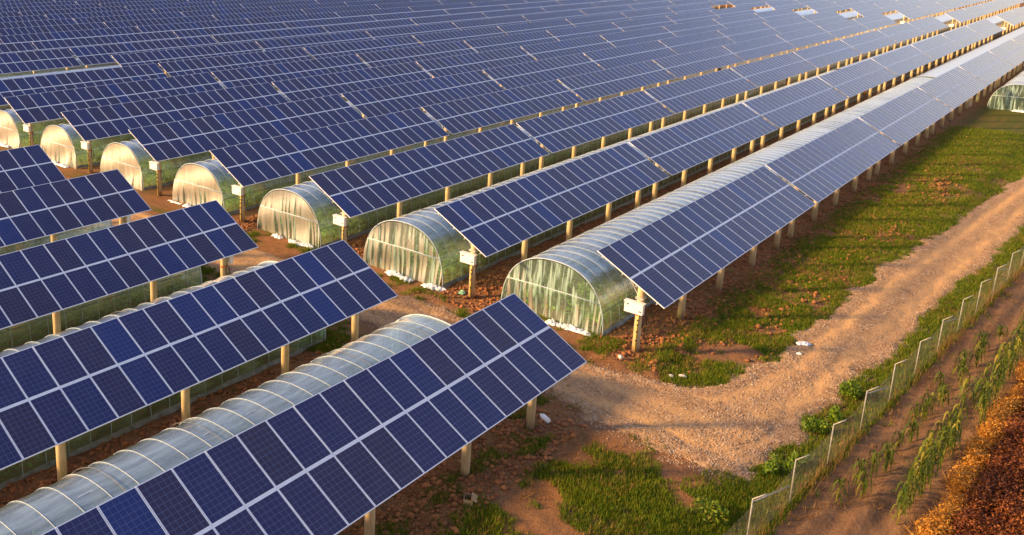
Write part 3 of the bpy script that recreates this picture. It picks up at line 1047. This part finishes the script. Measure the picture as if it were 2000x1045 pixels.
# ------------------------------------------------------------------ plants
n = 520
x = r_st = np.random.default_rng(44).uniform(-6, 42, n); q_ = np.random.default_rng(45)
y = fence_y(x)-.10+q_.normal(0, .09, n)
k = vnoise(x, x*0, .9, 19) > .38; x, y = x[k], y[k]
V, F = blades(np.column_stack([x, y]), 46, per=4, h=(.25, .8), w=.006, spread=.07, lean=.35)
tag(link('dry_weeds', np_mesh('dry_weeds', V, F, [M_dry])), 'dead straw-coloured weed stalks standing in the fence mesh', 'dry weeds', kind='stuff')
def bush(x, y, rad, label, seed, mat=M_shrub, n=260, size=.07):
    root = empty('bush', (x, y, float(ground_z(x, y))))
    tag(root, label, 'bush', 'bright weeds along the fence')
    rad *= random.Random(seed).uniform(.95, 1.15)
    r = np.random.default_rng(seed)
    C = r.normal(0, .42*rad, (7, 3)); C[:, 2] = rad*.75+C[:, 2]*.5
    V, F = leaves(C, np.full(7, rad*.55), n//7, size, seed, .9)
    V[:, 2] = np.maximum(V[:, 2], .01)
    link('foliage', np_mesh('foliage', V, F, [mat]), root)
    q = MB()
    for k in range(4):
        q.tube([(0, 0, -.05), tuple(C[k]*.9)], [.014, .005], 5)
    q.build('stem', M_clod, root)
bush(8.0, -6.05, .52, 'round bright yellow-green bush at the road edge just left of the fence', 1, n=700)
bush(4.3, -5.85, .38, 'leafy green weed bush between the gravel and the fence, middle of three', 2, n=420)
bush(5.6, -6.2, .30, 'small leafy weed touching the fence mesh below the round bush', 6, n=300)
bush(.6, -5.45, .36, 'yellow-green weed bush on the gravel left of the fence, nearest the viewer', 3, n=360)
bush(1.5, -5.9, .30, 'low yellow-green weed hugging the foot of the fence', 4, n=300)
bush(-3.2, -5.0, .45, 'dark green weed clump in the bottom grass beside the fence', 5, M_grass, 420)

def corn_mesh(seed, h):
    r = random.Random(seed)
    st = MB(); lx, ly = r.uniform(-.06, .06), r.uniform(-.06, .06)
    st.tube([(0, 0, -.05), (lx*.5, ly*.5, h*.5), (lx, ly, h)], [.016, .013, .006], 5)
    lf = MB()
    n = int(10+h*9)
    for i in range(n):
        z = h*(.15+.8*i/n); an = i*2.4+r.uniform(-.5, .5); ln = r.uniform(.20, .40)*(1.1-.5*abs(i/n-.5))
        dx, dy = math.cos(an), math.sin(an); px, py = -dy, dx
        w = r.uniform(.016, .030)
        b0 = len(lf.v)
        for t, zz, ww in ((0, 0, .6), (.30, .26, 1), (.55, .16, .9), (.72, -.30, .1)):
            cx, cy, cz = lx*z/h+dx*ln*t, ly*z/h+dy*ln*t, z+zz*ln*2
            lf.v += [(cx+px*w*ww, cy+py*w*ww, cz), (cx-px*w*ww, cy-py*w*ww, cz)]
        for k in range(3): lf.face([b0+2*k, b0+2*k+1, b0+2*k+3, b0+2*k+2])
    return st.mesh('stalk', M_corn), lf.mesh('corn_foliage', M_corn)
corn_protos = [corn_mesh(s, h) for s, h in ((1, 1.35), (2, 1.15), (3, 1.5), (4, .75), (5, .6), (6, .9), (7, 1.25), (8, 1.6), (9, 1.05))]
cr = random.Random(3)
def corn(x, y, kind, label, group):
    a, b = corn_protos[kind]
    root = empty('corn_plant', (x, y, float(ground_z(x, y))))
    root.rotation_euler = (0, 0, cr.uniform(0, 6.28)); s = cr.uniform(1.0, 1.35); root.scale = (s, s, s)
    tag(root, label, 'corn plant', group)
    link('stalk', a, root); link('leaf_blades', b, root)
for i in range(9):
    corn(1.2+i*.30+cr.uniform(-.1, .1), -9.05-.08*i*.3+cr.uniform(-.12, .12), cr.choice((0, 1, 2, 6, 7)), 'tall green corn plant in the nearest dense clump of the sparse corn row', 'nearest corn clump')
corn(.35, -9.02, 1, 'lone yellowish corn plant nearest the viewer beyond the fence', 'single corn plants')
for i in range(7):
    corn(5.0+i*.28+cr.uniform(-.1, .1), -9.35+cr.uniform(-.15, .15), cr.choice((0, 1, 6)), 'corn plant in the second clump of the row, halfway up the field', 'second corn clump')
for i in range(32):
    x = 8.2+i*.50+cr.uniform(-.15, .15)
    corn(x, -9.55-.075*(x-7)+cr.uniform(-.25, .35), cr.choice((0, 1, 2, 5, 6, 7, 8)), 'yellow-green corn plant in the long stand toward the right edge', 'long corn stand')
for i in range(22):
    x = .3+i*.85+cr.uniform(-.3, .3)
    corn(x, -7.55-.085*x+cr.uniform(-.3, .25), cr.choice((3, 4, 4)), 'short green corn seedling on bare soil just beyond the fence', 'corn seedlings by the fence')

# dark red crop with a dry edge, orange sunlight painted into its leaves, lower right
r = np.random.default_rng(88)
n = 5200
x = r.uniform(-3, 20, n); y = -10.35-.045*x-r.uniform(0, 1, n)**1.2*7
hgt = .35+.45*vnoise(x, y, 1.2, 8)
C = np.column_stack([x, y, hgt*.6])
P3 = in_view(C[:, :2], 120)
hgt = .35+.45*vnoise(P3[:, 0], P3[:, 1], 1.2, 8)
V, F = leaves(np.column_stack([P3, hgt*.6]), hgt*.6, 60, .048, 9, .8)
tag(link('red_leaf_crop', np_mesh('red_leaf_crop', V, F, [M_red])), 'dense dark red-brown leafy crop filling the lower right corner', 'crop', kind='stuff')
n = 1300
x = r.uniform(-3, 20, n); y = -10.0-.045*x+r.normal(0, .13, n)-.5*(vnoise(x, x*0, .8, 12)-.5)
k = vnoise(x, x*0+4, 2.1, 15) > .28; x = x[k]; y = y[k]
V1, F1 = blades(np.column_stack([x, y]), 33, per=10, h=(.10, .38), w=.010, spread=.10, lean=2.2)
Vl, Fl = leaves(np.column_stack([x, y, .34+0*x]), np.full(len(x), .22), 26, .045, 35, .8)
tag(link('dry_grass_ridge', np_mesh('dry_grass_ridge', V1, F1, [M_ridge])), 'thin dry grass stems along the edge of the red crop', 'dry grass', kind='stuff')
Vl[:, 2] = np.maximum(Vl[:, 2], .01)
tag(link('sun_painted_hedge', np_mesh('sun_painted_hedge', Vl, Fl, [M_ridge])), 'low band of leaves with orange sunlight painted in, edging the dark red crop', 'low hedge', kind='stuff')

# ------------------------------------------------------------------ litter
def litter(name, x, y, label, cat, mesh, rot=0, z=.0):
    o = link(name, mesh, None, (x, y, float(road_top(np.array(x), np.array(y)))+z))
    o.rotation_euler = (0, 0, rot); tag(o, label, cat); return o
V, F = crumple(9, 5, .55, .09, .28)
litter('plastic_scrap', 11.7, -3.35, 'torn white plastic scrap lying on the far edge of the dirt road', 'litter', np_mesh('plastic_scrap', V, F, [M_hem], True), .6)
V, F = crumple(7, 8, .22, .07, .16)
litter('plastic_scrap', 10.6, -3.5, 'small white plastic scrap on the road beside the larger one', 'litter', np_mesh('plastic_scrap_small', V, F, [M_hem], True), 1.2)
def sack(s, seed):
    n = 10
    V, F = [], []
    for i in range(n+1):
        for j in range(16):
            th = math.pi*i/n; ph = 2*math.pi*j/16
            k = 1+.16*math.sin(3*ph+seed)*math.sin(th)+.1*math.sin(5*th+ph*2)
            V.append((s[0]*k*math.sin(th)*math.cos(ph), s[1]*k*math.sin(th)*math.sin(ph), s[2]*(1+math.cos(th)*k)))
    for i in range(n):
        for j in range(16):
            a, b = i*16+j, i*16+(j+1) % 16
            F.append((a, b, b+16, a+16))
    return np_mesh('sack', V, F, [M_pale], True)
litter('stone', 4.84, -.51, 'left of two white stones at the grass corner by the bend', 'stone', sack((.11, .10, .07), 1))
litter('stone', 5.12, -.85, 'right and longer of two white stones at the grass corner by the bend', 'stone', sack((.09, .15, .07), 2), .3)
litter('stone', 4.72, 1.53, 'single white stone on the soil in front of the first junction box post', 'stone', sack((.09, .10, .10), 3))
def bottle():
    q = MB(); pr = [(0, .06), (.02, .095), (.36, .10), (.42, .075), (.46, .04), (.50, .04)]
    q.tube([(a, 0, .10) for a, _ in pr], [b for _, b in pr], 14)
    return q.mesh('bottle', M_box, True)
litter('plastic_jug', -1.75, 1.15, 'white plastic jug lying on bare soil beside the end post of the front row', 'jug', bottle(), 1.1)
def carton():
    q = MB()
    q.box((0, 0, .012), (.50, .34, .012)); q.box((-.25, 0, .12), (.012, .34, .24), Matrix.Rotation(.2, 3, 'Y')); q.box((.25, 0, .11), (.012, .34, .22))
    q.box((0, .17, .12), (.50, .012, .22)); q.box((.05, -.20, .20), (.48, .24, .012), Matrix.Rotation(.5, 3, 'X'))
    return q.mesh('carton', simple('cardboard', (.36, .22, .10), (.46, .30, .15), 6, .8))
litter('carton', -7.6, .55, 'open brown cardboard carton on the soil beneath the front panel row', 'carton', carton(), .5).scale = (.8, .8, .8)
V, F = crumple(7, 18, .5, .10, .3)
litter('plastic_scrap', 6.0, 10.1, 'pale green plastic scrap on the soil beside the second junction box', 'litter', np_mesh('green_scrap', V, F, [simple('green_plastic', (.22, .50, .28), (.35, .62, .38), 6, .4)], True), 1.9)
